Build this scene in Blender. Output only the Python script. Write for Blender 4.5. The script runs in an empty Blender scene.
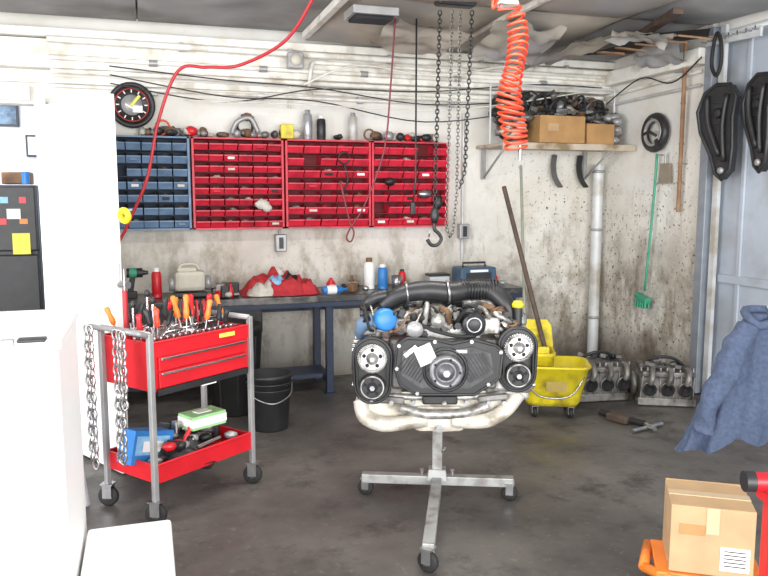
import bpy, bmesh, math, random
from mathutils import Vector, Matrix, Euler, noise as mnoise
random.seed(7)
SC=bpy.context.scene
try:
    SC.view_settings.view_transform='Standard'
except Exception: pass
rad=math.radians
# ---------------------------------------------------------------- materials
MATS={}
def mat(name,col,rough=.5,metal=0.,var=.12,scale=12.,bump=0.,dirt=None,dscale=6.):
    if name in MATS: return MATS[name]
    m=bpy.data.materials.new(name); m.use_nodes=True; nt=m.node_tree; N=nt.nodes; L=nt.links
    b=N['Principled BSDF']; b.inputs['Roughness'].default_value=rough; b.inputs['Metallic'].default_value=metal
    tc=N.new('ShaderNodeTexCoord'); no=N.new('ShaderNodeTexNoise'); no.inputs['Scale'].default_value=scale; no.inputs['Detail'].default_value=5
    L.new(tc.outputs['Object'],no.inputs['Vector'])
    r=N.new('ShaderNodeValToRGB'); r.color_ramp.elements[0].position=.3; r.color_ramp.elements[1].position=.7
    lo=[max(0,c*(1-var)) for c in col]; hi=[min(1,c*(1+var)) for c in col]
    r.color_ramp.elements[0].color=(*lo,1); r.color_ramp.elements[1].color=(*hi,1)
    L.new(no.outputs['Fac'],r.inputs['Fac']); out=r.outputs['Color']
    if dirt:
        n2=N.new('ShaderNodeTexNoise'); n2.inputs['Scale'].default_value=dscale; n2.inputs['Detail'].default_value=8; L.new(tc.outputs['Object'],n2.inputs['Vector'])
        r2=N.new('ShaderNodeValToRGB'); r2.color_ramp.elements[0].position=.48; r2.color_ramp.elements[1].position=.68
        L.new(n2.outputs['Fac'],r2.inputs['Fac'])
        mx=N.new('ShaderNodeMixRGB'); mx.inputs['Color2'].default_value=(*dirt,1); L.new(out,mx.inputs['Color1']); L.new(r2.outputs['Color'],mx.inputs['Fac']); out=mx.outputs['Color']
    L.new(out,b.inputs['Base Color'])
    if bump:
        bp=N.new('ShaderNodeBump'); bp.inputs['Strength'].default_value=bump; bp.inputs['Distance'].default_value=.01
        L.new(no.outputs['Fac'],bp.inputs['Height']); L.new(bp.outputs['Normal'],b.inputs['Normal'])
    MATS[name]=m; return m
def ramp(N,els):
    r=N.new('ShaderNodeValToRGB'); e=r.color_ramp.elements
    e[0].position=els[0][0]; e[0].color=els[0][1]; e[1].position=els[-1][0]; e[1].color=els[-1][1]
    for p,c in els[1:-1]:
        k=e.new(p); k.color=c
    return r
def wall_mat():
    m=bpy.data.materials.new('stained_plaster'); m.use_nodes=True; nt=m.node_tree; N=nt.nodes; L=nt.links
    b=N['Principled BSDF']; b.inputs['Roughness'].default_value=.75
    g=N.new('ShaderNodeNewGeometry'); sep=N.new('ShaderNodeSeparateXYZ'); L.new(g.outputs['Position'],sep.inputs[0])
    def noise(sc,vec=(1,1,1),det=6,ro=.55):
        mp=N.new('ShaderNodeMapping'); mp.inputs['Scale'].default_value=vec; L.new(g.outputs['Position'],mp.inputs['Vector'])
        n=N.new('ShaderNodeTexNoise'); n.inputs['Scale'].default_value=sc; n.inputs['Detail'].default_value=det; n.inputs['Roughness'].default_value=ro
        L.new(mp.outputs[0],n.inputs['Vector']); return n.outputs['Fac']
    base=ramp(N,[(.3,(.70,.67,.60,1)),(.5,(.79,.77,.72,1)),(.75,(.86,.855,.82,1))]); L.new(noise(2.2),base.inputs[0]); col=base.outputs[0]
    def mix(col,fac,c2):
        mx=N.new('ShaderNodeMixRGB'); L.new(fac,mx.inputs['Fac']); L.new(col,mx.inputs['Color1']); mx.inputs['Color2'].default_value=(*c2,1); return mx.outputs[0]
    def mul(a,b_):
        q=N.new('ShaderNodeMath'); q.operation='MULTIPLY'; q.use_clamp=True
        L.new(a,q.inputs[0]); 
        if isinstance(b_,float): q.inputs[1].default_value=b_
        else: L.new(b_,q.inputs[1])
        return q.outputs[0]
    def rng(sock,a,b_,c=0.,d=1.):
        q=N.new('ShaderNodeMapRange'); q.inputs[1].default_value=a; q.inputs[2].default_value=b_; q.inputs[3].default_value=c; q.inputs[4].default_value=d; L.new(sock,q.inputs[0]); return q.outputs[0]
    Z=sep.outputs['Z']; X=sep.outputs['X']
    col=mix(col,mul(mul(rng(noise(1.6,(1,1,1),5),.38,.62),rng(Z,1.9,.8)),.5),(.54,.48,.37))
    st=rng(noise(2.8,(1.5,1.5,.75),9,.68),.50,.62); low=rng(Z,1.7,.7)
    col=mix(col,mul(mul(st,low),.8),(.25,.20,.13))
    st3=rng(noise(9.,(1.6,1.6,.35),7,.65),.58,.68); low3=rng(Z,2.0,1.0)
    col=mix(col,mul(mul(st3,low3),mul(rng(X,2.2,3.0,.2,1.),.5)),(.21,.165,.10))
    st2=rng(noise(5.,(1,1,1),9,.7),.54,.66); mid=rng(Z,2.3,1.1,.0,1.)
    col=mix(col,mul(mul(st2,mid),.5),(.33,.28,.20))
    soot=rng(noise(1.9,(1,1,.9),9,.70),.43,.60)
    col=mix(col,mul(mul(soot,rng(Z,1.45,.6)),mul(rng(X,2.3,3.1,.25,1.),.8)),(.16,.125,.085))
    up=rng(noise(11.,(1,1,1),10,.75),.58,.68); col=mix(col,mul(up,.3),(.45,.42,.36))
    sp=rng(noise(34.,(1,1,1),2,.5),.62,.68); reg=rng(X,2.2,3.2,.25,1.); reg2=rng(noise(1.3),.38,.55)
    col=mix(col,mul(mul(sp,reg),mul(reg2,rng(Z,2.2,1.4))),(.08,.06,.045))
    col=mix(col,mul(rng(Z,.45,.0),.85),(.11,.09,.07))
    L.new(col,b.inputs['Base Color'])
    bp=N.new('ShaderNodeBump'); bp.inputs['Strength'].default_value=.25; bp.inputs['Distance'].default_value=.01; L.new(noise(14.),bp.inputs['Height']); L.new(bp.outputs[0],b.inputs['Normal'])
    return m
def floor_mat():
    m=bpy.data.materials.new('oily_concrete'); m.use_nodes=True; nt=m.node_tree; N=nt.nodes; L=nt.links
    b=N['Principled BSDF']
    g=N.new('ShaderNodeNewGeometry')
    def noise(sc,det=7,ro=.6):
        n=N.new('ShaderNodeTexNoise'); n.inputs['Scale'].default_value=sc; n.inputs['Detail'].default_value=det; n.inputs['Roughness'].default_value=ro; L.new(g.outputs['Position'],n.inputs['Vector']); return n.outputs['Fac']
    r1=ramp(N,[(.3,(.064,.059,.055,1)),(.5,(.112,.102,.094,1)),(.72,(.175,.160,.147,1))]); L.new(noise(1.4),r1.inputs[0])
    r2=ramp(N,[(.52,(0,0,0,1)),(.66,(1,1,1,1))]); L.new(noise(3.0,9,.72),r2.inputs[0])
    mx=N.new('ShaderNodeMixRGB'); L.new(r2.outputs[0],mx.inputs[0]); L.new(r1.outputs[0],mx.inputs[1]); mx.inputs[2].default_value=(.056,.049,.044,1)
    r3=ramp(N,[(.62,(0,0,0,1)),(.70,(.5,.5,.5,1))]); L.new(noise(26.,3,.5),r3.inputs[0])
    mx2=N.new('ShaderNodeMixRGB'); L.new(r3.outputs[0],mx2.inputs[0]); L.new(mx.outputs[0],mx2.inputs[1]); mx2.inputs[2].default_value=(.2,.185,.165,1)
    L.new(mx2.outputs[0],b.inputs['Base Color'])
    r4=ramp(N,[(.35,(.34,.34,.34,1)),(.65,(.7,.7,.7,1))]); L.new(noise(3.),r4.inputs[0]); L.new(r4.outputs[0],b.inputs['Roughness'])
    bp=N.new('ShaderNodeBump'); bp.inputs['Strength'].default_value=.15; bp.inputs['Distance'].default_value=.01; L.new(noise(30.),bp.inputs['Height']); L.new(bp.outputs[0],b.inputs['Normal'])
    return m
WALL=wall_mat(); FLOOR=floor_mat()
WHITE=mat('white_paint',(.95,.95,.94),.45,var=.015,scale=3)
TRIM=mat('old_white_trim',(.84,.82,.76),.6,var=.06,dirt=(.58,.53,.45),dscale=7)
RED=mat('red_enamel',(.64,.015,.025),.35,var=.12,scale=5)
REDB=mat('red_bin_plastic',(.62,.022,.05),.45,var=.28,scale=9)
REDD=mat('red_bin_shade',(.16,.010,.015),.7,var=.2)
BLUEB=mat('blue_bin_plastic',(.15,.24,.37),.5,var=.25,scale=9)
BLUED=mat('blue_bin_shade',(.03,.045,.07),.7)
BLACK=mat('black_plastic',(.024,.024,.026),.42,var=.25)
BLACKR=mat('black_rubber',(.018,.018,.018),.7,var=.2)
STEEL=mat('steel',(.45,.45,.46),.32,.9,var=.15,scale=20)
CHROME=mat('chrome',(.66,.66,.67),.22,1.,var=.04)
CHAINM=mat('galvanised_chain',(.50,.50,.50),.35,.85,var=.15)
CHAIND=mat('oily_hoist_chain',(.22,.21,.20),.35,.85,var=.2)
ALU=mat('cast_aluminium',(.48,.47,.45),.45,.6,var=.3,scale=26,bump=.4,dirt=(.08,.07,.055),dscale=16)
ALUD=mat('dirty_cast_aluminium',(.25,.24,.23),.5,.5,var=.4,scale=22,bump=.5,dirt=(.045,.035,.03),dscale=11)
GBX=mat('greasy_gearbox_casting',(.17,.16,.15),.5,.45,var=.4,scale=18,bump=.5,dirt=(.025,.02,.017),dscale=9)
GBX2=mat('greasy_gearbox_flange',(.28,.27,.25),.45,.5,var=.35,scale=18,bump=.4,dirt=(.04,.033,.027),dscale=9)
PAN=mat('pale_cast_pan',(.70,.66,.57),.5,.2,var=.18,scale=15,bump=.4,dirt=(.22,.18,.13),dscale=9)
GREY=mat('grey_hammer_paint',(.38,.38,.38),.4,.35,var=.12)
SGREY=mat('stand_grey_paint',(.42,.43,.42),.4,.3,var=.12,dirt=(.2,.18,.16),dscale=10)
LGREY=mat('light_grey_paint',(.62,.64,.65),.45,.1,var=.08,dirt=(.42,.39,.33),dscale=5)
YEL=mat('yellow_plastic',(.76,.62,.02),.45,var=.12,dirt=(.34,.26,.03),dscale=8)
BENCH=mat('bench_top_dark',(.045,.048,.052),.3,.2,var=.5,scale=5,dirt=(.20,.19,.18),dscale=8)
BENCHL=mat('bench_frame_blue',(.020,.032,.065),.45,var=.2)
CARD=mat('cardboard',(.50,.33,.18),.8,var=.1,scale=8)
CARDD=mat('cardboard_brown',(.44,.25,.10),.8,var=.15,scale=8)
TAPE=mat('packing_tape',(.60,.46,.29),.3,var=.05)
ORG=mat('orange_paint',(.80,.22,.03),.4,var=.1)
ORH=mat('orange_hose',(.70,.07,.03),.35,var=.1)
RHOSE=mat('red_hose',(.42,.02,.03),.45,var=.1)
WOOD=mat('worn_wood',(.30,.17,.09),.7,var=.3,scale=15)
WOODD=mat('dark_wood',(.09,.06,.045),.7,var=.3,scale=15)
SHELF=mat('shelf_wood',(.56,.48,.37),.7,var=.15,scale=6,dirt=(.25,.18,.1))
GRN=mat('green_plastic',(.05,.33,.20),.5,var=.15)
LGRN=mat('lime_card',(.35,.66,.30),.5)
BLU=mat('blue_plastic',(.03,.20,.55),.4,var=.1)
DKBLU=mat('dark_blue_case',(.05,.10,.17),.45,var=.2)
LBLU=mat('pale_blue_print',(.25,.50,.75),.5,var=.2,scale=30)
YELN=mat('yellow_paper',(.80,.75,.12),.7,var=.05)
PAPER=mat('white_paper',(.88,.88,.86),.7,var=.03)
DENIM=mat('denim_jacket',(.062,.085,.145),.9,var=.2,scale=60,bump=.3)
RAG=mat('red_rag',(.50,.035,.045),.9,var=.25,scale=25,bump=.3)
RAGW=mat('dirty_white_rag',(.66,.63,.57),.9,var=.15,scale=25)
SPR=mat('silver_label',(.42,.43,.45),.3,.5)
BRN=mat('brown_rust',(.18,.10,.05),.7,var=.4)
BEIGE=mat('beige_plastic',(.58,.55,.46),.5,var=.08)
DOORB=mat('blue_grey_door',(.44,.49,.56),.55,.05,var=.10,scale=2.5,dirt=(.34,.36,.38),dscale=3)
DFR=mat('door_frame_grey',(.27,.30,.34),.5,.2,var=.12)
CEIL=mat('ceiling_insulation',(.47,.42,.35),.9,var=.25,scale=2.2,bump=.4,dirt=(.34,.33,.33),dscale=1.2)
CEILD=mat('ceiling_grey_panel',(.34,.34,.34),.9,var=.25,scale=2.,bump=.4,dirt=(.22,.21,.20),dscale=1.5)
OFFW=mat('office_wall_paint',(.76,.80,.88),.8,var=.03)
DARK=mat('dark_void',(.01,.01,.012),.8)
CORK=mat('photo_print',(.10,.16,.24),.5,var=.8,scale=14)
# ---------------------------------------------------------------- builder
class B:
    def __init__(s,name): s.name=name; s.bm=bmesh.new(); s.mats=[]
    def mi(s,m):
        if m not in s.mats: s.mats.append(m)
        return s.mats.index(m)
    def add(s,vs,fs,m,smooth=False):
        i=s.mi(m); bv=[s.bm.verts.new(v) for v in vs]
        for f in fs:
            try:
                q=s.bm.faces.new([bv[k] for k in f]); q.material_index=i; q.smooth=smooth
            except ValueError: pass
        return s
    def box(s,c,d,m,rot=(0,0,0),bev=0.,taper=None):
        t=bmesh.new(); bmesh.ops.create_cube(t,size=1)
        for v in t.verts:
            if taper and v.co.z<0: v.co.x*=taper[0]; v.co.y*=taper[1]
            v.co=Vector((v.co.x*d[0],v.co.y*d[1],v.co.z*d[2]))
        if bev>0: bmesh.ops.bevel(t,geom=t.edges[:],offset=min(bev,min(d)*.45),segments=2,affect='EDGES',profile=.5)
        R=Euler([rad(a) for a in rot]).to_matrix(); c=Vector(c)
        t.verts.index_update()
        s.add([R@v.co+c for v in t.verts],[[v.index for v in f.verts] for f in t.faces],m,False); t.free(); return s
    def frame(s,d):
        d=Vector(d).normalized(); a=Vector((0,0,1)) if abs(d.z)<.9 else Vector((1,0,0))
        x=d.cross(a).normalized(); y=d.cross(x).normalized(); return x,y
    def cyl(s,p1,p2,r,m,r2=None,seg=16,smooth=True):
        p1=Vector(p1);p2=Vector(p2); r2=r if r2 is None else r2; x,y=s.frame(p2-p1)
        vs=[];
        for p,q in((p1,r),(p2,r2)):
            for k in range(seg):
                a=2*math.pi*k/seg; vs.append(p+(x*math.cos(a)+y*math.sin(a))*q)
        s.add(vs,[[k,(k+1)%seg,seg+(k+1)%seg,seg+k] for k in range(seg)],m,smooth)
        s.add(vs[:seg],[list(range(seg))],m); s.add(vs[seg:],[list(range(seg))],m); return s
    def tube(s,pts,r,m,seg=8,closed=False,sm=0,radii=None):
        P=[Vector(p) for p in pts]
        if sm: 
            Q=[];n=len(P);rr=[]
            rng=n if closed else n-1
            for i in range(rng):
                p0=P[(i-1)%n] if (closed or i>0) else P[0]; p1=P[i]; p2=P[(i+1)%n]; p3=P[(i+2)%n] if (closed or i+2<n) else P[-1]
                for j in range(sm):
                    t=j/sm; Q.append(.5*((2*p1)+(-p0+p2)*t+(2*p0-5*p1+4*p2-p3)*t*t+(-p0+3*p1-3*p2+p3)*t**3))
                    if radii: rr.append(radii[i]*(1-t)+radii[(i+1)%n]*t)
            if not closed:
                Q.append(P[-1]); 
                if radii: rr.append(radii[-1])
            P=Q
            if radii: radii=rr
        n=len(P); vs=[]; x=None
        for i in range(n):
            if closed: d=P[(i+1)%n]-P[(i-1)%n]
            else: d=P[min(i+1,n-1)]-P[max(i-1,0)]
            if d.length<1e-9: d=Vector((0,0,1))
            d.normalize()
            if x is None: x,y=s.frame(d)
            else:
                x=(x-d*x.dot(d)); x.normalize(); y=d.cross(x)
            q=radii[i] if radii else r
            for k in range(seg):
                a=2*math.pi*k/seg; vs.append(P[i]+(x*math.cos(a)+y*math.sin(a))*q)
        fs=[]
        for i in range(n if closed else n-1):
            a=i*seg; b=((i+1)%n)*seg
            for k in range(seg): fs.append([a+k,a+(k+1)%seg,b+(k+1)%seg,b+k])
        if not closed: fs.append(list(range(seg))); fs.append([(n-1)*seg+k for k in range(seg)])
        s.add(vs,fs,m,True); return s
    def sph(s,c,d,m,seg=14,rot=(0,0,0),jit=0.):
        t=bmesh.new(); bmesh.ops.create_uvsphere(t,u_segments=seg,v_segments=max(6,seg//2+2),radius=1)
        R=Euler([rad(a) for a in rot]).to_matrix(); t.verts.index_update(); c=Vector(c); vs=[]
        for v in t.verts:
            q=v.co*(1+random.uniform(-jit,jit)); vs.append(R@Vector((q.x*d[0],q.y*d[1],q.z*d[2]))+c)
        s.add(vs,[[v.index for v in f.verts] for f in t.faces],m,True); t.free(); return s
    def lathe(s,prof,m,o=(0,0,0),axis=(0,0,1),seg=24,smooth=True):
        d=Vector(axis).normalized(); x,y=s.frame(d); o=Vector(o); vs=[]
        for (r,z) in prof:
            for k in range(seg):
                a=2*math.pi*k/seg; vs.append(o+d*z+(x*math.cos(a)+y*math.sin(a))*max(r,1e-4))
        fs=[]
        for i in range(len(prof)-1):
            for k in range(seg): fs.append([i*seg+k,i*seg+(k+1)%seg,(i+1)*seg+(k+1)%seg,(i+1)*seg+k])
        s.add(vs,fs,m,smooth); return s
    def tor(s,c,R_,r,m,axis=(0,0,1),seg=28,ts=8,sx=1,sy=1):
        x,y=s.frame(axis); c=Vector(c)
        return s.tube([c+x*math.cos(2*math.pi*k/seg)*R_*sx+y*math.sin(2*math.pi*k/seg)*R_*sy for k in range(seg)],r,m,ts,True)
    def prism(s,poly,y0,y1,m):
        n=len(poly); vs=[(p[0],y0,p[1]) for p in poly]+[(p[0],y1,p[1]) for p in poly]
        s.add(vs,[list(range(n)),list(range(n,2*n))]+[[k,(k+1)%n,n+(k+1)%n,n+k] for k in range(n)],m); return s
    def gear(s,c,r,w,m,teeth=24,axis=(0,1,0),h=.06):
        x,y=s.frame(axis); d=Vector(axis).normalized(); c=Vector(c); n=teeth*4; vs=[]
        for e in(-.5,.5):
            for k in range(n):
                q=r*(1-(h if (k//2)%2 else 0)); a=2*math.pi*k/n; vs.append(c+d*w*e+(x*math.cos(a)+y*math.sin(a))*q)
        s.add(vs,[list(range(n)),list(range(n,2*n))]+[[k,(k+1)%n,n+(k+1)%n,n+k] for k in range(n)],m); return s
    def chain(s,pts,m,L=.034,w=.011,r=.0035):
        P=[Vector(p) for p in pts]; cnt=0
        for a,b in zip(P[:-1],P[1:]):
            ln=(b-a).length; d=(b-a)/ln; x,y=s.frame(d); n=max(1,int(ln/(L-2.2*r)))
            for k in range(n):
                c=a+d*(ln*(k+.5)/n); e=(x+y*.6).normalized() if cnt%2 else (y-x*.6).normalized(); cnt+=1
                pp=[]
                for j in range(10):
                    an=2*math.pi*j/10; pp.append(c+d*math.cos(an)*L*.5+e*math.sin(an)*w)
                s.tube(pp,r,m,5,True)
        return s
    def done(s,loc=(0,0,0),rz=0.,rot=None):
        bmesh.ops.recalc_face_normals(s.bm,faces=s.bm.faces[:])
        me=bpy.data.meshes.new(s.name); s.bm.to_mesh(me); s.bm.free()
        for m in s.mats: me.materials.append(m)
        o=bpy.data.objects.new(s.name,me); bpy.context.collection.objects.link(o); o.location=loc
        o.rotation_euler=rot if rot else (0,0,rad(rz)); return o
def caster(b,c,r=.05,ang=0.,w=.026,m=BLACKR):
    x,y,z=c; a=rad(ang); d=Vector((math.cos(a),math.sin(a),0)); c=Vector((x,y,r))
    b.lathe([(0,-w/2),(r*.8,-w/2),(r,-w*.3),(r,w*.3),(r*.8,w/2),(0,w/2)],m,c,d,20)
    b.lathe([(0,-w*.6),(r*.42,-w*.6),(r*.42,w*.6),(0,w*.6)],STEEL,c,d,14)
    for q in(-1,1):
        b.box(c+d*q*(w*.75)+Vector((0,0,r*.55)),(.004,r*.9,r*1.4),STEEL,(0,0,ang))
    b.box((x,y,r*2.25),(w*2,r*1.2,.006),STEEL,(0,0,ang)); b.cyl((x,y,r*2.2),(x,y,z),.011,STEEL)
# ---------------------------------------------------------------- room shell
H=2.75
b=B('floor'); b.box((.7,2.2,-.05),(9,13,.1),FLOOR); b.done()
b=B('wall_back'); b.box((1.725,6.08,1.4),(4.75,.16,2.8),WALL); b.done()
b=B('wall_back_header'); b.box((-2.3,6.08,2.48),(3.3,.16,.64),WALL); b.done()
b=B('wall_back_side'); b.box((-3.2,6.08,1.08),(1.5,.16,2.16),WALL); b.done()
b=B('wall_right'); b.box((4.08,5.36,1.4),(.16,1.44,2.8),WALL); b.done()
b=B('wall_right_header'); b.box((4.1,1.0,2.9),(.16,7.2,.44),WALL); b.done()
b=B('door_2')
b.box((4.08,2.6,1.33),(.05,3.9,2.64),DOORB)
for k in range(9): b.box((4.045,.75+k*.445,1.33),(.02,.04,2.6),DOORB,bev=.006)
b.box((4.04,2.6,.9),(.02,3.8,.06),DOORB,bev=.004)
b.done()
b=B('trim_5'); b.box((4.0,4.6,1.36),(.12,.08,2.7),DFR,bev=.006); b.box((3.985,4.5,1.36),(.03,.05,2.7),LGREY); b.done()
b=B('wall_left'); b.box((-3.95,3.8,1.4),(.1,4.8,2.8),WALL); b.done()
b=B('wall_partition'); b.box((-.56,5.42,1.03),(.06,1.13,2.06),WHITE); b.done()
b=B('door_1')
A=Vector((-.145,4.137,0)); Bp=Vector((-.53,4.80,0)); d=(Bp-A); ang=math.degrees(math.atan2(d.y,d.x)); mid=(A+Bp)/2
b.box((mid.x,mid.y,1.015),(d.length,.045,2.01),WHITE,(0,0,ang),bev=.004)
for z in(.35,1.1,1.8): b.cyl((A.x,A.y,z-.05),(A.x,A.y,z+.05),.012,LGREY)
b.cyl(A+Vector((.01,0,1.04)),A+Vector((.05,-.04,1.04)),.02,STEEL)
b.done()
b=B('ceiling')
def sag(x0,x1,y0,y1,z,dz,m,back=0.):
    nx,ny=14,14; vs=[];fs=[]
    for j in range(ny+1):
        for i in range(nx+1):
            u=i/nx;v=j/ny; p=Vector((x0+(x1-x0)*u,y0+(y1-y0)*v,z-dz*math.sin(math.pi*u)**.6*math.sin(math.pi*v)**.6-back*v*v))
            p.z-= .04*mnoise.noise(p*2.8)*math.sin(math.pi*u)*math.sin(math.pi*v); vs.append(p)
    for j in range(ny):
        for i in range(nx): a=j*(nx+1)+i; fs.append([a,a+1,a+nx+2,a+nx+1])
    b.add(vs,fs,m,True)
xs=[-4,-2.6,-1.3,.0,1.22,2.44,3.3,4.02]
ys=[-3.2,-1.,1.2,3.4,4.7,5.84]
for i in range(len(xs)-1):
    for j in range(len(ys)-1):
        mm=CEIL if xs[i]>=1.2 and xs[i]<3 else CEILD
        sag(xs[i]+.006,xs[i+1]-.006,ys[j]+.006,ys[j+1]-.006,H,random.uniform(.02,.05) if xs[i]<1.2 else random.uniform(.07,.12),mm,back=(.06 if j==4 and xs[i]>=1.2 else 0))
b.box((0,1.4,H+.08),(8.4,9.4,.03),CEILD)
b.done()
b=B('trim_1'); b.box((1.35,5.93,2.50),(5.3,.12,.20),TRIM,bev=.01); b.box((1.35,5.91,2.64),(5.3,.16,.06),TRIM,bev=.008); b.done()
b=B('trim_2'); b.box((1.35,5.97,2.33),(5.3,.03,.045),TRIM,bev=.004); b.done()
b=B('ceiling_pipes')
for x0,z0,z1,r,y in((-.6,2.29,2.25,.012,5.955),(-.6,2.39,2.37,.018,5.93),(-.6,2.585,2.565,.024,5.80),(-.6,2.47,2.45,.018,5.85),(1.3,2.53,2.51,.016,5.84),(1.3,2.31,2.30,.016,5.94)): b.cyl((x0,y,z0),(3.95,y,z1),r,TRIM)
for x in(.1,.9,1.7,2.5,3.3):
    b.box((x,5.965,2.27),(.05,.035,.05),GREY,bev=.004); b.box((x+.2,5.83,2.585),(.03,.07,.06),GREY)
    b.cyl((x-.03,5.85,2.462),(x+.03,5.85,2.462),.024,GREY)
b.tube([(1.3,5.84,2.53),(1.27,5.82,2.50),(1.26,5.85,2.38),(1.26,5.9,2.31),(1.3,5.94,2.31)],.016,TRIM,8,sm=4)
b.done()
b=B('trim_3'); b.box((3.94,5.25,2.52),(.10,1.22,.12),TRIM,bev=.01); b.cyl((3.96,4.7,2.42),(3.96,5.85,2.38),.014,TRIM); b.cyl((3.96,4.7,2.32),(3.96,5.85,2.30),.012,LGREY); b.done()
b=B('trim_4'); b.box((-.665,5.97,1.1),(.03,.06,2.2),WHITE); b.box((-1.70,5.97,2.23),(1.9,.05,.10),WHITE); b.done()
b=B('roof_beam')
b.box((1.22,4.2,H-.03),(.05,3.2,.05),TRIM,bev=.005); b.box((2.44,4.2,H-.02),(.04,3.2,.04),TRIM,bev=.005); b.done()
b=B('broken_ceiling_board')
b.box((3.45,4.7,H-.09),(.07,1.3,.04),WOODD,(0,4,-18),bev=.006)
b.add([(3.30,5.3,H-.15),(3.66,5.10,H-.15),(3.55,4.8,H-.15),(3.80,4.45,H-.15),(3.60,4.2,H-.15),(3.28,4.5,H-.15),(3.36,4.9,H-.15)],[[0,1,2,3,4,5,6]],DARK)
for k in range(5): b.box((3.42+k*.05,5.05-k*.17,H-.17),(.22,.03,.012),WOOD,(8*k-12,10,random.uniform(-60,-20)))
def flap(c,w,d_,rot,m,sd):
    R=Euler([rad(a) for a in rot]).to_matrix(); vs=[];fs=[];n=12
    for j in range(n+1):
        for i in range(n+1):
            u=i/n-.5;v=j/n-.5; e=1+.25*mnoise.noise(Vector((u*4+sd,v*4,sd)))
            vs.append(R@Vector((u*w*e,v*d_*e,.05*mnoise.noise(Vector((u*5+sd,v*5,sd*3)))))+Vector(c))
    for j in range(n):
        for i in range(n): a=j*(n+1)+i; fs.append([a,a+1,a+n+2,a+n+1])
    b.add(vs,fs,m,True)
flap((3.76,4.95,H-.19),.48,.46,(14,20,30),CEILD,3.); flap((3.08,5.0,H-.18),.5,.7,(-8,-12,12),CEIL,7.); flap((3.28,4.5,H-.17),.34,.4,(10,-20,40),CEIL,11.)
flap((2.6,5.0,H-.16),.5,.6,(-12,8,-10),CEIL,15.); flap((1.9,5.1,H-.15),.6,.5,(-10,4,8),CEIL,19.)
b.done()
b=B('ceiling_vent'); b.box((1.42,4.72,H-.10),(.30,.24,.05),GREY,bev=.005); b.box((1.42,4.72,H-.128),(.25,.19,.008),DARK)
for k in range(6): b.box((1.42,4.64+k*.032,H-.134),(.25,.006,.02),BLACK,(30,0,0))
b.done()
b=B('wall_office'); b.box((-1.6,7.7,1.4),(3.2,.1,2.8),OFFW); b.done()
b=B('wall_office_right'); b.box((-.3,6.9,1.4),(.08,1.45,2.8),OFFW); b.done()
b=B('wall_office_left'); b.box((-3.2,6.9,1.4),(.08,1.45,2.8),OFFW); b.done()
b=B('ceiling_office'); b.box((-1.75,6.95,2.65),(2.75,1.4,.06),OFFW); b.done()
b=B('refrigerator')
b.box((-1.19,6.98,.80),(.72,.6,1.58),BLACK,bev=.015); b.box((-1.19,6.66,1.32),(.71,.05,.52),BLACK,bev=.012); b.box((-1.19,6.66,.53),(.71,.05,1.0),BLACK,bev=.012)
for z,h in((1.25,.3),(.8,.35)): b.box((-1.49,6.615,z),(.025,.03,h),GREY,bev=.006)
b.box((-.955,6.63,1.12),(.13,.004,.17),YELN); b.box((-1.0,6.63,1.36),(.10,.004,.08),PAPER); b.box((-1.07,6.63,1.47),(.07,.004,.05),LBLU); b.box((-.93,6.63,1.47),(.05,.004,.05),RED); b.box((-.93,6.63,1.3),(.06,.004,.04),ORG); b.box((-1.08,6.63,1.3),(.05,.004,.05),RED)
b.done()
b=B('fridge_top_clutter'); b.box((-1.0,6.95,1.65),(.22,.2,.1),BRN,bev=.01); b.box((-1.25,6.95,1.635),(.2,.2,.07),BLACK,bev=.01); b.cyl((-.92,6.8,1.6),(-.92,6.8,1.7),.03,BLU); b.done()
for i,(x,z,w,h) in enumerate([(-1.20,2.23,.28,.20),(-.95,1.96,.13,.20)]):
    b=B('picture_frame'); b.box((x,7.632,z),(w,.025,h),BLACK,bev=.004); b.box((x,7.617,z),(w-.04,.006,h-.04),CORK if i==0 else PAPER); b.done()
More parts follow.
